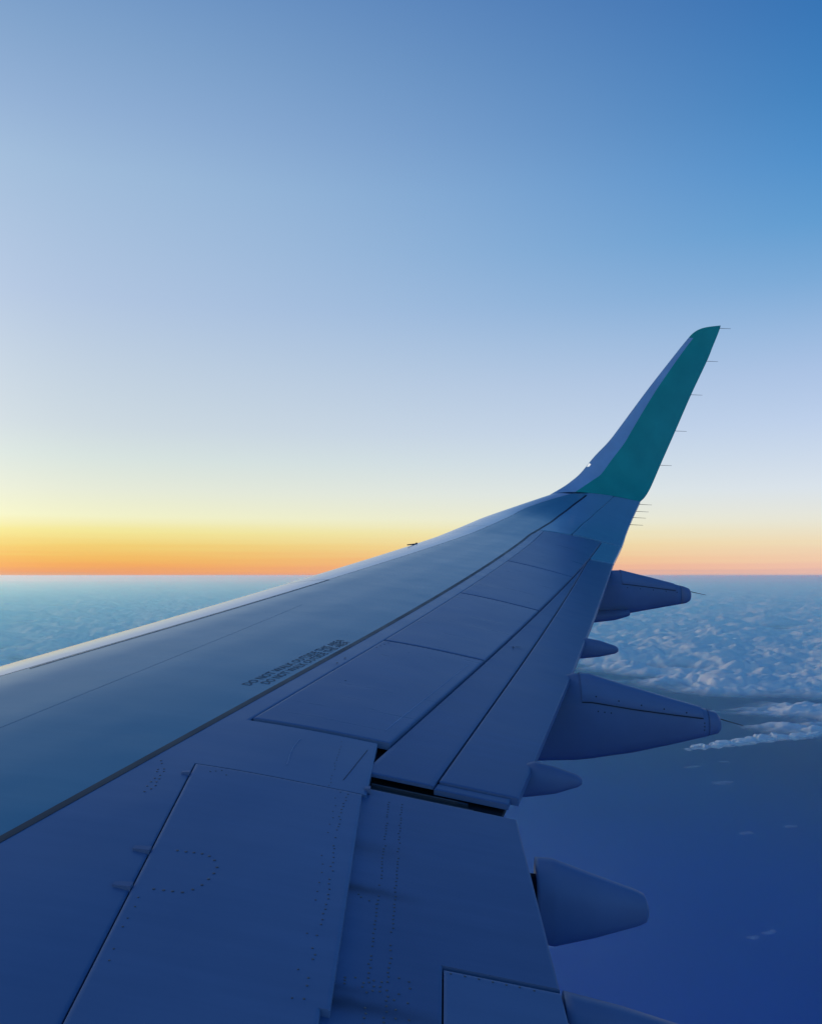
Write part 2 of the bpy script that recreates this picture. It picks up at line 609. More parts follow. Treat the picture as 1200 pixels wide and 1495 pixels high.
def patch(name, x0, x1, ya, yb, mat, nu=24, nv=10, zoff=0.0, thick=0.022, parent=wing, edge=0.0025, inset=0.006, roll='ioaf'):
    """One sheet-metal panel on the wing surface: grid top with rolled edges and a skirt.
    x0, x1: (X at aft edge, X at forward edge) of inboard and outboard ends; ya, yb: aft and forward edges as functions of X."""
    if not isinstance(x0, tuple):
        x0 = (x0, x0)
    if not isinstance(x1, tuple):
        x1 = (x1, x1)
    span = max(0.05, x1[0] - x0[0])
    eu = min(.2, inset / span)
    us = np.concatenate([[0, eu, 2 * eu], np.linspace(0, 1, nu + 1)[1:-1], [1 - 2 * eu, 1 - eu, 1]])
    us = np.unique(np.clip(us, 0, 1))
    xm = (x0[0] + x1[0]) / 2
    ch = max(0.03, float(yb(np.array(xm)) - ya(np.array(xm))))
    ev = min(.2, inset / ch)
    vsx = np.unique(np.concatenate([[0, ev, 2 * ev], np.linspace(0, 1, nv + 1)[1:-1], [1 - 2 * ev, 1 - ev, 1]]))
    U, W = np.meshgrid(us, vsx, indexing='ij')
    Xa, Xb = x0[0] * (1 - W) + x0[1] * W, x1[0] * (1 - W) + x1[1] * W
    X = Xa * (1 - U) + Xb * U
    Y = ya(X) * (1 - W) + yb(X) * W
    Z = S(X, Y) + zoff
    n, k = X.shape
    D = np.zeros_like(Z)
    if 'i' in roll:
        D[0, :] = edge
    if 'o' in roll:
        D[-1, :] = edge
    if 'a' in roll:
        D[:, 0] = edge
    if 'f' in roll:
        D[:, -1] = edge
    Z -= D
    vs = np.stack([X, Y, Z], -1).reshape(-1, 3).tolist()
    ii = np.arange(n * k).reshape(n, k)
    fs = [(int(ii[i, j + 1]), int(ii[i, j]), int(ii[i + 1, j]), int(ii[i + 1, j + 1])) for i in range(n - 1) for j in range(k - 1)]
    ring = [(0, j) for j in range(k)] + [(i, k - 1) for i in range(1, n)] + [(n - 1, j) for j in range(k - 2, -1, -1)] + [(i, 0) for i in range(n - 2, 0, -1)]
    b0 = len(vs)
    for (i, j) in ring:
        vs.append((X[i, j], Y[i, j], Z[i, j]))
    b1 = len(vs)
    for (i, j) in ring:
        vs.append((X[i, j], Y[i, j], Z[i, j] - thick))
    nrg = len(ring)
    for q in range(nrg):
        q2 = (q + 1) % nrg
        fs.append((b0 + q, b0 + q2, b1 + q2, b1 + q))
    return obj(name, vs, fs, mat, parent)


G = 0.005      # half a span-wise gap
H = 0.013      # half a chord-wise gap


def off(f, d):
    return lambda X: f(X) + d


# fixed skins (front of the spoilers to the slats)
patch('wing_skin', 0.5, (14.185, 14.065), stripeline, off(slatline, -.004), M['nose'], 150, 30, roll='f')
patch('wing_skin', 0.5, 3.315, off(gsp_fwd, .006), stripeline, M['wing'], 40, 16, roll='a')
patch('wing_skin', 3.315, 3.836, const(.296), stripeline, M['wing'], 10, 16, roll='a')
patch('wing_skin', 3.836, 11.885, off(spfr, .003), stripeline, M['wing'], 90, 6, roll='a')
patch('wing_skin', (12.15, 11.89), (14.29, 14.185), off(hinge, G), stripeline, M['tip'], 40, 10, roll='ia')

# slats: bare metal nose pieces wrapped round the leading edge


def slat(xa, xb, nu):
    us = np.linspace(0, 1, nu)
    prof_up = 1 - (np.linspace(1, 0, 26)) ** 2
    vs, fs = [], []
    k = 0
    for u in us:
        X = xa + (xb - xa) * u
        row = []
        ysl, yl, yt = slatline(X), yle(X), yte(X)
        for p in prof_up:
            Y = ysl + (yl - ysl) * p
            row.append((X, Y, float(S(X, Y)) ))
        c = yl - yt
        for p in np.linspace(0, 1, 12)[1:] ** 2:
            Y = yl - p * .16 * c
            row.append((X, Y, float(S(X, Y, True))))
        row.append((X, ysl, float(S(X, ysl)) - .05))
        row.append((X, ysl, float(S(X, ysl)) - .05))
        row.append((X, ysl, float(S(X, ysl)) - .0005))
        k = len(row)
        vs += row
    for i in range(nu - 1):
        for j in range(k - 1):
            if j == k - 3:
                continue
            fs.append((i * k + j, i * k + j + 1, (i + 1) * k + j + 1, (i + 1) * k + j))
    return obj('slat', vs, fs, M['metal'], wing)


slat(0.5, 7.43, 60)
slat(7.44, 11.60, 50)
slat(11.61, 14.05, 40)

# spoilers on the outboard wing
sp_edges = [3.85, 5.55, 7.44, 9.43]
for a_, b_ in zip(sp_edges[:-1], sp_edges[1:]):
    patch('spoiler', a_ + H, b_ - H, off(spaft, G), off(spfr, -G), M['spoiler'], 20, 12, zoff=.004, thick=.03)
patch('spoiler', 9.43 + H, (12.28, 11.87), off(spaft, G), off(spfr, -G), M['spoiler'], 30, 12, zoff=.004, thick=.03)

# outboard flap in two pieces, fixed trailing edge, aileron
patch('flap_vane', 3.535, 10.50, off(flapline, G * .8), lambda X: np.maximum(spaft(X) - G, flapline(X) + .012), M['flap'], 50, 6, zoff=-.006, thick=.012)
patch('outboard_flap', 3.60, (11.06, 10.88), yte, lambda X: np.minimum(flapline(X) - G * .8, spaft(X) - G), M['flap'], 60, 10, zoff=-.009, thick=.03)
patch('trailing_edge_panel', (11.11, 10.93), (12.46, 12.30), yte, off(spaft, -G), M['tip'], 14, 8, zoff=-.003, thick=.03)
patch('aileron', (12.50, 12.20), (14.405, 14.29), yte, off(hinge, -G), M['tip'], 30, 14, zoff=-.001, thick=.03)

# inboard: ground spoiler, flap and its access panel
gs = patch('spoiler', 2.112, 3.300, gsp_aft, off(gsp_fwd, -.001), M['panel'], 20, 14, zoff=.006, thick=.03, roll='oaf')
gs2 = patch('spoiler', 0.5, 2.112, off(gsp_aft, .022), off(gsp_fwd, -.001), M['panel'], 20, 14, zoff=.006, thick=.03, roll='af')
inflap = patch('inboard_flap', 2.40, 3.405, infl_te, const(.40), M['flap'], 16, 12, zoff=-.012, thick=.035, roll='oa')
patch('inboard_flap', 0.5, 2.40, const(.0145), const(.40), M['flap'], 16, 8, zoff=-.012, thick=.035, roll='a')
patch('access_panel', 0.5, 2.385, infl_te, const(.010), M['panel'], 16, 8, zoff=-.012, thick=.03)
patch('flap_end_strip', 3.535, 3.594, off(yte, .03), flapline, M['flap'], 4, 8, zoff=-.016, thick=.02)

# wing box: closed dark body under the panels, its underside is the lower skin


def box_aft(X):
    return np.where(X < 3.46, -.22 + 0 * X, yte(X) + .05)


vs, fs = [], []
xs = np.concatenate([np.linspace(.5, 3.45, 16), [3.47], np.linspace(3.6, 14.0, 60)])
tt = np.concatenate([np.linspace(0, .8, 24), np.linspace(.82, 1, 12)])
k = 0
for X in xs:
    ya_, yb_ = float(box_aft(X)), float(slatline(X)) - .03
    row = []
    for p in tt:
        Y = ya_ + (yb_ - ya_) * p
        row.append((X, Y, float(S(X, Y)) - .056))
    for p in tt[::-1]:
        Y = ya_ + (yb_ - ya_) * p
        row.append((X, Y, min(float(S(X, Y, True)), float(S(X, Y)) - .075)))
    k = len(row)
    vs += row
for i in range(len(xs) - 1):
    for j in range(k):
        j2 = (j + 1) % k
        fs.append((i * k + j, i * k + j2, (i + 1) * k + j2, (i + 1) * k + j))
fs.append(tuple(range(k)))
fs.append(tuple(reversed(range((len(xs) - 1) * k, len(xs) * k))))
obj('wing_box', vs, fs, M['cavity'], wing, smooth=False)


def ribbon(name, fun, xa, xb, half, mat, n=80, lift=.0016, thick=.0012, parent=wing):
    """thin raised strip (paint film, sealant bead) along a line on the wing"""
    X = np.linspace(xa, xb, n)
    vs, fs = [], []
    for x in X:
        hw = half(x) if callable(half) else half
        y = float(fun(x))
        for d, z in ((-hw, -thick), (-hw, 0), (0, 0.0002), (hw, 0), (hw, -thick)):
            vs.append((x, y + d, float(S(x, y + d)) + lift + z))
    for i in range(n - 1):
        for j in range(4):
            fs.append((i * 5 + j, (i + 1) * 5 + j, (i + 1) * 5 + j + 1, i * 5 + j + 1))
    return obj(name, vs, fs, mat, parent, smooth=False)


tag(ribbon('walkway_stripe', stripeline, .5, 14.1, .0145, M['stripe'], 140), 'dark stripe running along the whole wing')
ribbon('seam', lambda X: 2.61 - .252 * X, 2.6, 6.3, .0006, M['faint'], 40, lift=.0005, thick=.0004)
ribbon('seam', lambda X: slatline(X) - .035 + .012 * (X - 4) / 3, 4.4, 7.42, .002, M['dark'], 40)

# light scuffs on the inner spoiler
M['scuff'] = paint('scuffed_paint', (0.42, 0.5, 0.6), rough=0.5, streak=False, spec=0.1)
ribbon('scuff_mark', lambda X: spaft(X) + .072 - .012 * (X - 4), 4.0, 5.35, .0016, M['scuff'], 30, lift=.0052)
ribbon('scuff_mark', lambda X: .62 - .12 * (X - 3.45) + .02 * np.sin(9 * X), 3.44, 3.72, .0014, M['scuff'], 16)
ribbon('seam', lambda X: .385 - .18 * (X - 3.432), 3.40, 3.74, .0008, M['dark'], 12)

# ribs and brackets in the opening between the two flaps
for dz, xx, hw, y1 in ((.030, 3.445, .006, -.10), (.022, 3.475, .004, -.04), (.036, 3.505, .007, -.08)):
    vs = []
    for X, Y in ((xx - hw, .29), (xx - hw, y1), (xx + hw, y1), (xx + hw, .29)):
        z = float(S(np.array(X), np.array(Y))) - dz
        vs += [(X, Y, z), (X, Y, z - .02)]
    obj('seal_strip', vs, [(0, 6, 4, 2), (1, 3, 5, 7), (0, 2, 3, 1), (2, 4, 5, 3), (4, 6, 7, 5), (6, 0, 1, 7)], M['strip'], wing, smooth=False)

# spoiler hinge covers


def bracket(x, y, lx=.012, ly=.05):
    vs = []
    for dx, dy in ((-lx, 0), (lx, 0), (lx, ly), (-lx * .6, ly)):
        X, Y = x + dx, y + dy
        z = float(S(np.array(X), np.array(Y)))
        vs += [(X, Y, z - .01), (X, Y, z + .012 - .006 * (dy > 0))]
    return obj('hinge_cover', vs, [(1, 3, 5, 7), (0, 6, 4, 2), (0, 2, 3, 1), (2, 4, 5, 3), (4, 6, 7, 5), (6, 0, 1, 7)], M['flap'], wing, smooth=False)


bracket(2.645, float(gsp_fwd(2.645)) + .002)
bracket(2.445, float(gsp_fwd(2.445)) + .002)
bracket(3.21, float(gsp_fwd(3.21)) + .002, .008, .03)
bracket(3.36, .285, .012, .02)

# ------------------------------------------------------------------ rivets: small domed heads, one joined mesh per row group


def rivets(name, pts, parent, zoff=0.0, r=.0042, mat=None):
    vs, fs = [], []
    for (x, y) in pts:
        z = float(S(np.array(x), np.array(y))) + zoff
        b0 = len(vs)
        for q in range(7):
            a = 2 * math.pi * q / 7
            vs.append((x + r * math.cos(a), y + r * math.sin(a), z - .001))
        for q in range(7):
            a = 2 * math.pi * q / 7
            vs.append((x + .7 * r * math.cos(a), y + .7 * r * math.sin(a), z + .0012))
        for q in range(7):
            q2 = (q + 1) % 7
            fs.append((b0 + q, b0 + q2, b0 + 7 + q2, b0 + 7 + q))
        fs.append(tuple(b0 + 7 + q for q in range(7)))
    return tag(obj(name, vs, fs, mat or M['rivet'], parent, smooth=False), kind='stuff')


def jit(pts, s=.0025, drop=.06):
    return [(x + random.gauss(0, s), y + random.gauss(0, s)) for x, y in pts if random.random() > drop]


# curved fastener line of the hinge doubler on the ground spoiler
cur = [(2.67, .80), (2.672, .775), (2.676, .752), (2.678, .728), (2.672, .705), (2.655, .685), (2.62, .668), (2.585, .668), (2.55, .674), (2.515, .683), (2.485, .70),
       (2.462, .722), (2.458, .748), (2.455, .772), (2.452, .798)]
rivets('rivets', cur, gs, zoff=.006, r=.0058)
row = [(x, float(gsp_aft(x)) + .058 + .004 * math.sin(x * 9)) for x in np.arange(2.13, 3.29, .026)]
rivets('rivets', jit(row, .003, .18), gs, zoff=.006)
rivets('rivets', jit([(x, y + .028) for x, y in row[::2]], .004, .25), gs, zoff=.006, r=.0035)
rivets('rivets', jit([(x, float(gsp_fwd(x)) - .03) for x in np.arange(2.13, 2.44, .045)], .003, .2), gs, zoff=.006, r=.0036)
rivets('rivets', jit([(3.25, .86), (3.262, .84), (3.27, .82), (3.24, .80)], .002, 0), gs, zoff=.006)
rivets('rivets', jit([(3.02 + .028 * k, 1.015 + .0035 * k) for k in range(11)] + [(3.08 + .03 * k, 1.0 + .004 * k) for k in range(6)], .004, .15), wing, zoff=.0, r=.005)
for yy, n0 in ((.213, 0), (.165, 1)):
    rivets('rivets', jit([(x, yy - .016 * (3.3 - x)) for x in np.arange(2.42, 3.33, .021)], .0018, .14), inflap, zoff=-.012)
    rivets('rivets', jit([(x, yy - .016 * (3.3 - x)) for x in np.arange(2.02, 2.39, .019)], .0018, .14), wing, zoff=-.012)
blk = [(2.245 + .016 * i, .252 - .022 * j) for i in range(3) for j in range(5)] + [(2.13 + .03 * i, .123 - .028 * j) for i in range(7) for j in range(2)] + \
      [(2.66 - .01 * j, .262 - .018 * j) for j in range(4)]
rivets('rivets', jit(blk, .003, .15), wing, zoff=-.012)
rivets('rivets', jit([(2.372, y) for y in np.arange(-.22, .0, .035)], .001, 0), wing, zoff=-.012)
rivets('rivets', jit([(x, .435 + .01 * (x - 3.3)) for x in np.arange(3.33, 3.8, .03)], .002, .1), wing, r=.003)

# fluid stains that run aft over the inboard flap from under the spoiler's edge


def stain(mat, spots):
    ns, ls = mat.node_tree.nodes, mat.node_tree.links
    bs = next(n for n in ns if n.type == 'BSDF_PRINCIPLED')
    src = bs.inputs['Base Color'].links[0].from_socket
    g_ = N(ns, 'ShaderNodeNewGeometry')
    sp_ = N(ns, 'ShaderNodeSeparateXYZ')
    ls.new(g_.outputs['Position'], sp_.inputs[0])
    nz_ = N(ns, 'ShaderNodeTexNoise')
    nz_.inputs['Scale'].default_value = 14
    nz_.inputs['Detail'].default_value = 4
    ls.new(g_.outputs['Position'], nz_.inputs['Vector'])

    def mth(op, a, b=None, clamp=False):
        n = N(ns, 'ShaderNodeMath', operation=op, use_clamp=clamp)
        for i_, v in enumerate((a, b)):
            if v is None:
                continue
            if isinstance(v, (int, float)):
                n.inputs[i_].default_value = v
            else:
                ls.new(v, n.inputs[i_])
        return n.outputs[0]
    tot = None
    for x0, w, y0, y1, k_ in spots:
        xw = mth('ADD', sp_.outputs[0], mth('MULTIPLY', mth('SUBTRACT', nz_.outputs[0], .5), w * 1.2))
        d = mth('DIVIDE', mth('SUBTRACT', xw, x0), w)
        core = mth('POWER', 2.718, mth('MULTIPLY', mth('MULTIPLY', d, d), -1.0))
        fy = mth('DIVIDE', mth('SUBTRACT', sp_.outputs[1], y1), y0 - y1, clamp=True)
        v = mth('MULTIPLY', mth('MULTIPLY', core, fy), k_)
        tot = v if tot is None else mth('ADD', tot, v)
    sc_ = N(ns, 'ShaderNodeVectorMath', operation='SCALE')
    ls.new(src, sc_.inputs[0])
    ls.new(mth('SUBTRACT', 1.0, tot, clamp=True), sc_.inputs['Scale'])
    ls.new(sc_.outputs[0], bs.inputs['Base Color'])


M['flap_in'] = paint('inboard_flap_grey_paint', (0.145, 0.215, 0.335), rough=0.34, spec=0.11, var=.05)
stain(M['flap_in'], [(2.70, .028, .29, .06, .55), (2.96, .05, .29, .10, .28), (2.18, .03, .29, -.05, .6), (2.235, .02, .29, .10, .35)])
for o_ in wing.children:
    if o_.name.startswith('inboard_flap'):
        o_.data.materials[0] = M['flap_in']

# small drain and fastener marks
rivets('rivets', [(5.35 + .05 * k, .42 - .02 * k) for k in range(4)] + [(4.9, .60), (5.02, .57), (4.6, .52)], wing, zoff=.004, r=.006)
for (X, Y, lx, ly) in ((6.1, -.45, .05, .004), (6.12, -.475, .004, .03)):
    z = float(S(np.array(X), np.array(Y))) - .0085
    obj('drain_mark', [(X - lx, Y - ly, z + .004), (X + lx, Y - ly, z + .004), (X + lx, Y + ly, z + .004), (X - lx, Y + ly, z + .004), (X, Y, z + .0052)],
        [(0, 1, 4), (1, 2, 4), (2, 3, 4), (3, 0, 4)], M['dark'], wing, smooth=False)

# ------------------------------------------------------------------ stencilled words along the stripe


def stencil(text, xa, ya_, slope, length, size):
    cu = bpy.data.curves.new('stencil', 'FONT')
    cu.body = text
    cu.resolution_u = 2
    to = bpy.data.objects.new('stencil_text', cu)
    C.objects.link(to)
    dg = bpy.context.evaluated_depsgraph_get()
    tm = bpy.data.meshes.new_from_object(to.evaluated_get(dg))
    bpy.data.objects.remove(to)
    co = np.array([v.co[:] for v in tm.vertices])
    sx = length / (co[:, 0].max() - co[:, 0].min())
    for v in tm.vertices:
        lx, ly = v.co.x * sx, v.co.y * size
        X, Y = xa + lx, ya_ + slope * lx + ly
        v.co = (X, Y, float(S(np.array(X), np.array(Y))) + .0016)
    tm.materials.clear()
    tm.materials.append(M['stencil'])
    o = bpy.data.objects.new('stencil_text', tm)
    C.objects.link(o)
    o.parent = wing
    return o


stencil('DO NOT WALK OUTSIDE THIS AREA', 4.30, .950, -.300, 1.10, .062)
stencil('DO NOT WALK OUTSIDE THIS AREA', 4.36, .872, -.285, 1.02, .062)

# ------------------------------------------------------------------ winglet
WTE = [(14.494, -3.201, 1.150), (14.575, -3.287, 1.256), (14.653, -3.373, 1.398), (14.759, -3.526, 1.702), (14.831, -3.672, 1.996), (14.894, -3.817, 2.291),
       (15.023, -4.124, 2.925), (15.143, -4.433, 3.523), (15.192, -4.545, 3.771), (15.235, -4.643, 3.983), (15.262, -4.701, 4.121), (15.272, -4.716, 4.171)]
WLE = [(14.216, -1.835, 1.285), (14.331, -2.004, 1.405), (14.438, -2.175, 1.549), (14.564, -2.408, 1.820), (14.668, -2.663, 2.081), (14.766, -2.876, 2.345),
       (14.941, -3.375, 2.996), (15.094, -3.822, 3.553), (15.201, -4.086, 3.873), (15.235, -4.250, 4.047), (15.253, -4.431, 4.133), (15.260, -4.689, 4.168)]
te0 = (14.40, float(yte(14.40)), float(zte(14.40)))
le0 = (14.03, float(yle(14.03)), float(S(np.array(14.03), yle(np.array(14.03)))))
TEs, LEs = np.array([te0] + WTE), np.array([le0] + WLE)
nst = len(TEs)
TB = np.array([.30, .275, .265, .27, .275, .265, .24, .19, .17, .17, .18, .2, .2])      # width of the bare leading-edge band, share of chord
sig = np.arange(nst, dtype=float)
NF = 97
sf = np.linspace(0, nst - 1, NF)


def catmull(arr, q):
    i = np.clip(np.floor(q).astype(int), 0, len(arr) - 2)
    t = (q - i)[:, None]
    p0_, p1_, p2_, p3_ = arr[np.clip(i - 1, 0, None)], arr[i], arr[i + 1], arr[np.clip(i + 2, None, len(arr) - 1)]
    return .5 * (2 * p1_ + (p2_ - p0_) * t + (2 * p0_ - 5 * p1_ + 4 * p2_ - p3_) * t ** 2 + (3 * p1_ - p0_ - 3 * p2_ + p3_) * t ** 3)


TEf, LEf = catmull(TEs, sf), catmull(LEs, sf)
TBf = np.interp(sf, sig, TB)


def wl_point(i, t, outer=False):
    a_, b_ = TEf[i], LEf[i]
    c = np.linalg.norm(b_ - a_)
    j0, j1 = max(0, i - 1), min(NF - 1, i + 1)
    spanv = (TEf[j1] + LEf[j1]) / 2 - (TEf[j0] + LEf[j0]) / 2
    n = np.cross(spanv, b_ - a_)
    n[1] *= .2
    n /= np.linalg.norm(n)
    s = min(1, sf[i] / 3)
    n = (1 - s) * np.array((0, 0, 1.)) + s * n
    n /= np.linalg.norm(n)
    k = .045 / .072 * s + KT * (1 - s)
    gv = float(glo(np.array(t))) if outer else float(gup(np.array(t)))
    if t >= .999:
        gv = -.004
    if t <= .001:
        gv = -.004 if outer else 0
    return a_ + (b_ - a_) * t + n * c * gv * k


_raw = wl_point


def wl_point(i, t, outer=False):
    p = _raw(i, t, outer)
    f = max(0.0, 1 - sf[i] / 2.2) ** 2
    if f > 0:
        q = _raw(0, t, outer)
        p = p + f * np.array((0, 0, float(S(np.array(q[0]), np.array(q[1]), outer)) - q[2] - .001))
    return p


winglet = bpy.data.objects.new('winglet', None)
C.objects.link(winglet)
winglet.parent = wing
winglet['label'] = 'green upturned winglet with pale blue grey leading edge band'
I9 = int(np.argmin(np.abs(sf - 9.35)))


def wl_grid(name, rows, cols_fn, mat, parent, outer=False):
    vs, fs = [], []
    k = 0
    for i in rows:
        ts = cols_fn(i)
        k = len(ts)
        for t in ts:
            vs.append(wl_point(i, t, outer))
    for a_ in range(len(rows) - 1):
        for j in range(k - 1):
            f = (a_ * k + j, (a_ + 1) * k + j, (a_ + 1) * k + j + 1, a_ * k + j + 1)
            fs.append(f[::-1] if outer else f)
    return obj(name, vs, fs, mat, parent)


ease = 1 - (1 - np.linspace(0, 1, 14)) ** 1.8
wl_grid('winglet_panel', list(range(0, I9 + 1)), lambda i: np.linspace(0, 1 - TBf[i], 16), M['green'], winglet)
wl_grid('leading_edge_band', list(range(0, I9 + 1)), lambda i: (1 - TBf[i]) + TBf[i] * ease, M['band'], winglet)
wl_grid('winglet_cap', list(range(I9, NF)), lambda i: np.concatenate([np.linspace(0, .7, 12), .7 + .3 * ease[1:]]), M['green'], winglet)
wl_grid('winglet_outer_face', list(range(0, NF)), lambda i: np.concatenate([np.linspace(0, .7, 12), .7 + .3 * ease[1:]]), M['band'], winglet, outer=True)


def rod(name, p, q, r0, r1, mat, parent, n=6):
    p, q = np.array(p, float), np.array(q, float)
    d = (q - p) / np.linalg.norm(q - p)
    u = np.cross(d, (0, 0, 1.))
    u /= np.linalg.norm(u)
    w = np.cross(d, u)
    vs = [p + r0 * (math.cos(2 * math.pi * k / n) * u + math.sin(2 * math.pi * k / n) * w) for k in range(n)] + \
         [q + r1 * (math.cos(2 * math.pi * k / n) * u + math.sin(2 * math.pi * k / n) * w) for k in range(n)]
    fs = [(k, (k + 1) % n, n + (k + 1) % n, n + k) for k in range(n)] + [tuple(range(n))[::-1], tuple(range(n, 2 * n))]
    return obj(name, vs, fs, mat, parent)


def te_at(z):
    i = int(np.argmin(np.abs(TEf[:, 2] - z)))
    return TEf[i]


for zz in (4.12, 3.523, 2.925, 2.291, 1.70):
    p = te_at(zz)
    rod('static_wick', p + np.array((0, .03, 0)), p + np.array((.0, -.185, -.01)), .0042, .0026, M['wick'], winglet)
for X in (14.34, 14.13, 13.93, 13.68):
    y = float(yte(np.array(X)))
    z = float(zte(np.array(X))) - .012
    rod('static_wick', (X, y + .03, z), (X, y - .20, z - .012), .0045, .0026, M['wick'], wing)

# added glowing chip for bright sky behind a notch in the winglet's leading edge
i_l = int(np.argmin(np.abs(LEf[:, 2] - 1.665)))
cpt = wl_point(i_l, .985)
vs, fs = [], []
tang = LEf[i_l + 2] - LEf[i_l - 2]
tang /= np.linalg.norm(tang)
aft = TEf[i_l] - LEf[i_l]
aft /= np.linalg.norm(aft)
nn = np.cross(tang, aft)
if nn[0] > 0:
    nn = -nn
for (a_, b_) in ((-.035, -.006), (.04, -.012), (.012, .045), (-.03, .075)):
    for dz in (-.012, .012):
        vs.append(cpt + tang * a_ + aft * b_ + nn * dz)
obj('sky_notch_chip', vs, [(1, 3, 5, 7), (6, 4, 2, 0), (0, 2, 3, 1), (2, 4, 5, 3), (4, 6, 7, 5), (6, 0, 1, 7)], M['lens'], winglet, smooth=False)

# little probe on the leading edge at mid span
X = 10.05
y = float(yle(X)) - .16
z = float(S(np.array(X), np.array(y)))
rod('leading_edge_probe', (X - .10, y + .035, z + .006), (X + .14, y - .06, z + .022), .006, .010, M['dark'], wing)
rod('leading_edge_probe', (X + .12, y - .052, z - .01), (X + .14, y - .062, z + .034), .016, .012, M['dark'], wing)

# ------------------------------------------------------------------ flap track fairings


def fairing(name, xf, prof, label=None, panel=None, cone=None, sharp=.62):
    """prof: (y, top z, bottom z, half width); a canoe-shaped body hanging under the flap"""
    root = bpy.data.objects.new(name, None)
    C.objects.link(root)
    root.parent = wing
    if label:
        root['label'] = label
    pr = np.array(prof, float)
    q = np.linspace(0, len(pr) - 1, 6 * (len(pr) - 1) + 1)
    pr = np.stack([np.interp(q, np.arange(len(pr)), pr[:, j]) for j in range(4)], 1)
    sh = [(0, 1), (.30, .985), (.55, .93), (.78, .83), (.93, .70), (1, .58), (.985, .40), (.90, .22), (.70, .08), (.38, .012), (0, 0)]
    sec = sh + [(-a_, b_) for a_, b_ in sh[-2:0:-1]]
    k = len(sec)

    def body(nm, sub, capa, capb, mat, grow=0.0):
        vs, fs = [], []
        for (y, zt, zb, w) in sub:
            for a_, b_ in sec:
                vs.append((xf - a_ * (w + grow), y, zb - grow + (zt - zb + 2 * grow) * b_))
        for i in range(len(sub) - 1):
            for j in range(k):
                j2 = (j + 1) % k
                fs.append((i * k + j, (i + 1) * k + j, (i + 1) * k + j2, i * k + j2))
        if capa:
            fs.append(tuple(range(k)))
        if capb:
            fs.append(tuple(reversed(range((len(sub) - 1) * k, len(sub) * k))))
        return obj(nm, vs, fs, mat, root)
    if cone is None:
        body('fairing_body', pr, True, True, M['fairing'])
    else:
        ic = int(np.argmin(np.abs(pr[:, 0] - cone)))
        body('fairing_body', pr[:ic + 1], True, True, M['fairing'])
        tail = pr[ic:].copy()
        tail[0, 0] -= .004
        body('tail_cone', tail, True, True, M['fairing'])
    if panel:
        # upper cover: the top part of the section, lifted a few millimetres
        y0, y1 = panel
        sub = pr[(pr[:, 0] <= y0) & (pr[:, 0] >= y1)]
        top = [s_ for s_ in sec if s_[1] >= .70]
        top = sorted(top, key=lambda s_: s_[0])
        kk = len(top)
        vs, fs = [], []
        for (y, zt, zb, w) in sub:
            for a_, b_ in top:
                vs.append((xf - a_ * (w + .006), y, zb + (zt - zb) * b_ + .006))
        for (y, zt, zb, w) in sub:
            for a_, b_ in (top[0], top[-1]):
                vs.append((xf - a_ * (w - .004), y, zb + (zt - zb) * b_ - .003))
        n = len(sub)
        b0 = n * kk
        for i in range(n - 1):
            for j in range(kk - 1):
                fs.append((i * kk + j, i * kk + j + 1, (i + 1) * kk + j + 1, (i + 1) * kk + j))
            fs.append((i * kk, (i + 1) * kk, b0 + (i + 1) * 2, b0 + i * 2))
            fs.append((i * kk + kk - 1, b0 + i * 2 + 1, b0 + (i + 1) * 2 + 1, (i + 1) * kk + kk - 1))
        obj('upper_cover', vs, fs, M['panel'], root)
        # dark sealing bead under the edge of the cover
        vs, fs = [], []
        a_, b_ = max(top, key=lambda s_: s_[0])
        for (y, zt, zb, w) in sub:
            zc = zb + (zt - zb) * b_
            for dx, dz in ((.000, .002), (.0072, .0015), (.0075, -.0025), (.0, -.0045)):
                vs.append((xf - a_ * (w + dx), y, zc + dz - .002))
        for i in range(n - 1):
            for j in range(3):
                fs.append((i * 4 + j, (i + 1) * 4 + j, (i + 1) * 4 + j + 1, i * 4 + j + 1))
        obj('cover_seal', vs, fs, M['dark'], root)
    return root


f1 = fairing('flap_track_fairing', 10.62, [(-1.30, -.14, -.56, .10), (-1.72, -.05, -.600, .14), (-1.96, -.022, -.565, .15), (-2.04, -.020, -.545, .15), (-2.40, -.110, -.480, .13), (-2.80, -.217, -.408, .085), (-2.84, -.235, -.385, .072), (-2.856, -.262, -.358, .05)],
             panel=(-2.03, -2.72), cone=-2.73)
rod('static_wick', (10.62, -2.85, -.27), (10.62, -3.04, -.312), .005, .003, M['wick'], f1)
f2 = fairing('flap_track_fairing', 5.72, [(-.20, -.80, -1.17, .09), (-.555, -.72, -1.205, .125), (-.80, -.66, -1.198, .135), (-.895, -.667, -1.188, .135), (-1.15, -.745, -1.150, .12), (-1.40, -.818, -1.097, .10), (-1.62, -.880, -1.046, .078), (-1.682, -.901, -1.03, .068), (-1.70, -.925, -1.012, .052)],
             panel=(-.82, -1.615), cone=-1.625)
rod('static_wick', (5.72, -1.695, -.938), (5.72, -1.85, -.982), .0032, .002, M['wick'], f2)
f3 = fairing('flap_track_fairing', 3.12, [(-.300, -.985, -1.262, .080), (-.36, -.99, -1.270, .085), (-.50, -1.041, -1.240, .07), (-.64, -1.09, -1.202, .052), (-.665, -1.102, -1.19, .046), (-.674, -1.125, -1.175, .034)])
f4 = fairing('flap_track_fairing', 2.38, [(-.30, -1.093, -1.36, .085), (-.45, -1.128, -1.35, .075), (-.60, -1.172, -1.31, .06), (-.72, -1.21, -1.28, .045)])
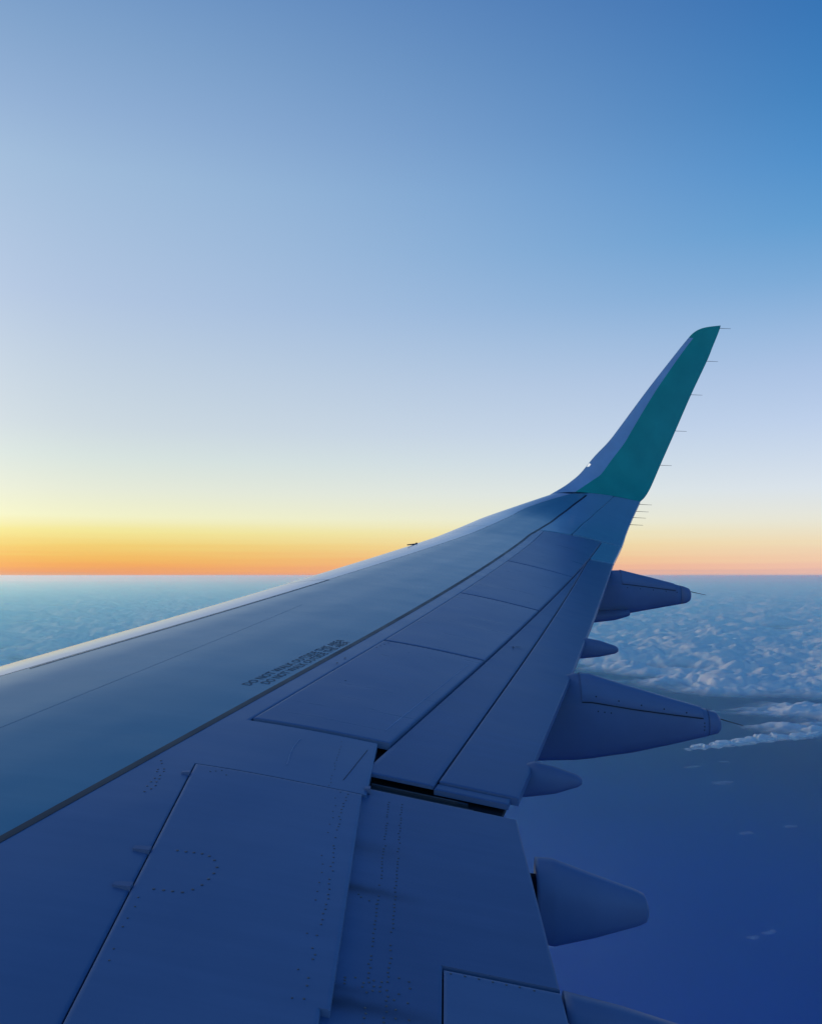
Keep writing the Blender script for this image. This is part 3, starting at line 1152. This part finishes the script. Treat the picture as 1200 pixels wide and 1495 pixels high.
# stub that joins the two inboard fairings to the flap underside
for xf, zt in ((3.12, -1.03), (2.38, -1.13)):
    rod('fairing_link', (xf, -.10, zt - .04), (xf, -.31, zt - .06), .05, .05, M['dark'], wing, 8)
s1 = fairing('flap_seal_fairing', 6.9, [(-.75, -.58, -.66, .06), (-.99, -.545, -.688, .075), (-1.06, -.530, -.683, .075), (-1.165, -.550, -.672, .065), (-1.28, -.588, -.648, .045), (-1.30, -.602, -.636, .034)])
s2 = fairing('flap_seal_fairing', 4.0, [(-.15, -.90, -.99, .05), (-.316, -.868, -1.002, .06), (-.385, -.850, -.995, .06), (-.47, -.870, -.985, .052), (-.57, -.904, -.956, .036), (-.588, -.917, -.944, .026)])
def fairing_bolts(root, xf, pts, r=.006):
    vs, fs = [], []
    for (dx, y, z) in pts:
        b0 = len(vs)
        for q in range(7):
            a = 2 * math.pi * q / 7
            vs.append((xf - dx + .002, y + r * math.cos(a), z + r * math.sin(a)))
        for q in range(7):
            a = 2 * math.pi * q / 7
            vs.append((xf - dx - .002, y + .7 * r * math.cos(a), z + .7 * r * math.sin(a)))
        for q in range(7):
            q2 = (q + 1) % 7
            fs.append((b0 + q, b0 + 7 + q, b0 + 7 + q2, b0 + q2))
        fs.append(tuple(b0 + 7 + q for q in range(7))[::-1])
    return tag(obj('bolts', vs, fs, M['dark'], root, smooth=False), kind='stuff')


def side_at(prof, y, f):
    p = np.array(prof)[::-1]
    zt, zb, w = (np.interp(y, p[:, 0], p[:, k]) for k in (1, 2, 3))
    fx = np.interp(f, [0, .08, .22, .40, .58, .70, .83, 1], [0, .70, .90, .985, 1, .93, .78, 0])
    return (w * fx, y, zb + (zt - zb) * f)


P2 = [(-.20, -.80, -1.17, .09), (-.555, -.72, -1.205, .125), (-.80, -.66, -1.198, .135), (-.895, -.667, -1.188, .135), (-1.15, -.745, -1.150, .12), (-1.40, -.818, -1.097, .10), (-1.62, -.880, -1.046, .078), (-1.682, -.901, -1.03, .068)]
fairing_bolts(f2, 5.72, [(a_ + .006, b_, c_ + .006) for a_, b_, c_ in (side_at(P2, y_, .76) for y_ in (-.92, -1.06, -1.20, -1.34, -1.48))] +
              [side_at(P2, y_, .60) for y_ in (-.93, -.97, -1.01)] + [side_at(P2, -1.59, f_) for f_ in (.30, .42, .54)], r=.0055)
P1 = [(-1.72, -.05, -.600, .14), (-2.04, -.020, -.545, .15), (-2.40, -.110, -.480, .13), (-2.80, -.217, -.408, .085)]
fairing_bolts(f1, 10.62, [side_at(P1, y_, .62) for y_ in (-2.1, -2.25, -2.4, -2.55, -2.68)], r=.007)
# second, lower lip of the outermost fairing
lip = fairing('fairing_lip', 10.50, [(-1.35, -.50, -.62, .10), (-1.72, -.49, -.628, .12), (-1.95, -.48, -.60, .12), (-2.10, -.475, -.556, .09), (-2.115, -.48, -.545, .08)])

# ------------------------------------------------------------------ haze: one closed box of even air round everything
m, nt, out = new_mat('haze')
pv = N(nt.nodes, 'ShaderNodeVolumePrincipled')
pv.inputs['Color'].default_value = (0.25, 0.77, 1.0, 1)
pv.inputs['Absorption Color'].default_value = (1, 1, 1, 1)
pv.inputs['Density'].default_value = 1.05e-5
pv.inputs['Anisotropy'].default_value = 0.6
nt.links.new(pv.outputs[0], out.inputs['Volume'])
hx, z0, z1 = RAD * 1.02, SEA_Z - 1.0, 9.0
vs = [(sx * hx, sy * hx, z) for z in (z0, z1) for sx, sy in ((-1, -1), (1, -1), (1, 1), (-1, 1))]
haze = obj('haze', vs, [(3, 2, 1, 0), (4, 5, 6, 7), (0, 1, 5, 4), (1, 2, 6, 5), (2, 3, 7, 6), (3, 0, 4, 7)], m, smooth=False)
tag(haze, kind='stuff')
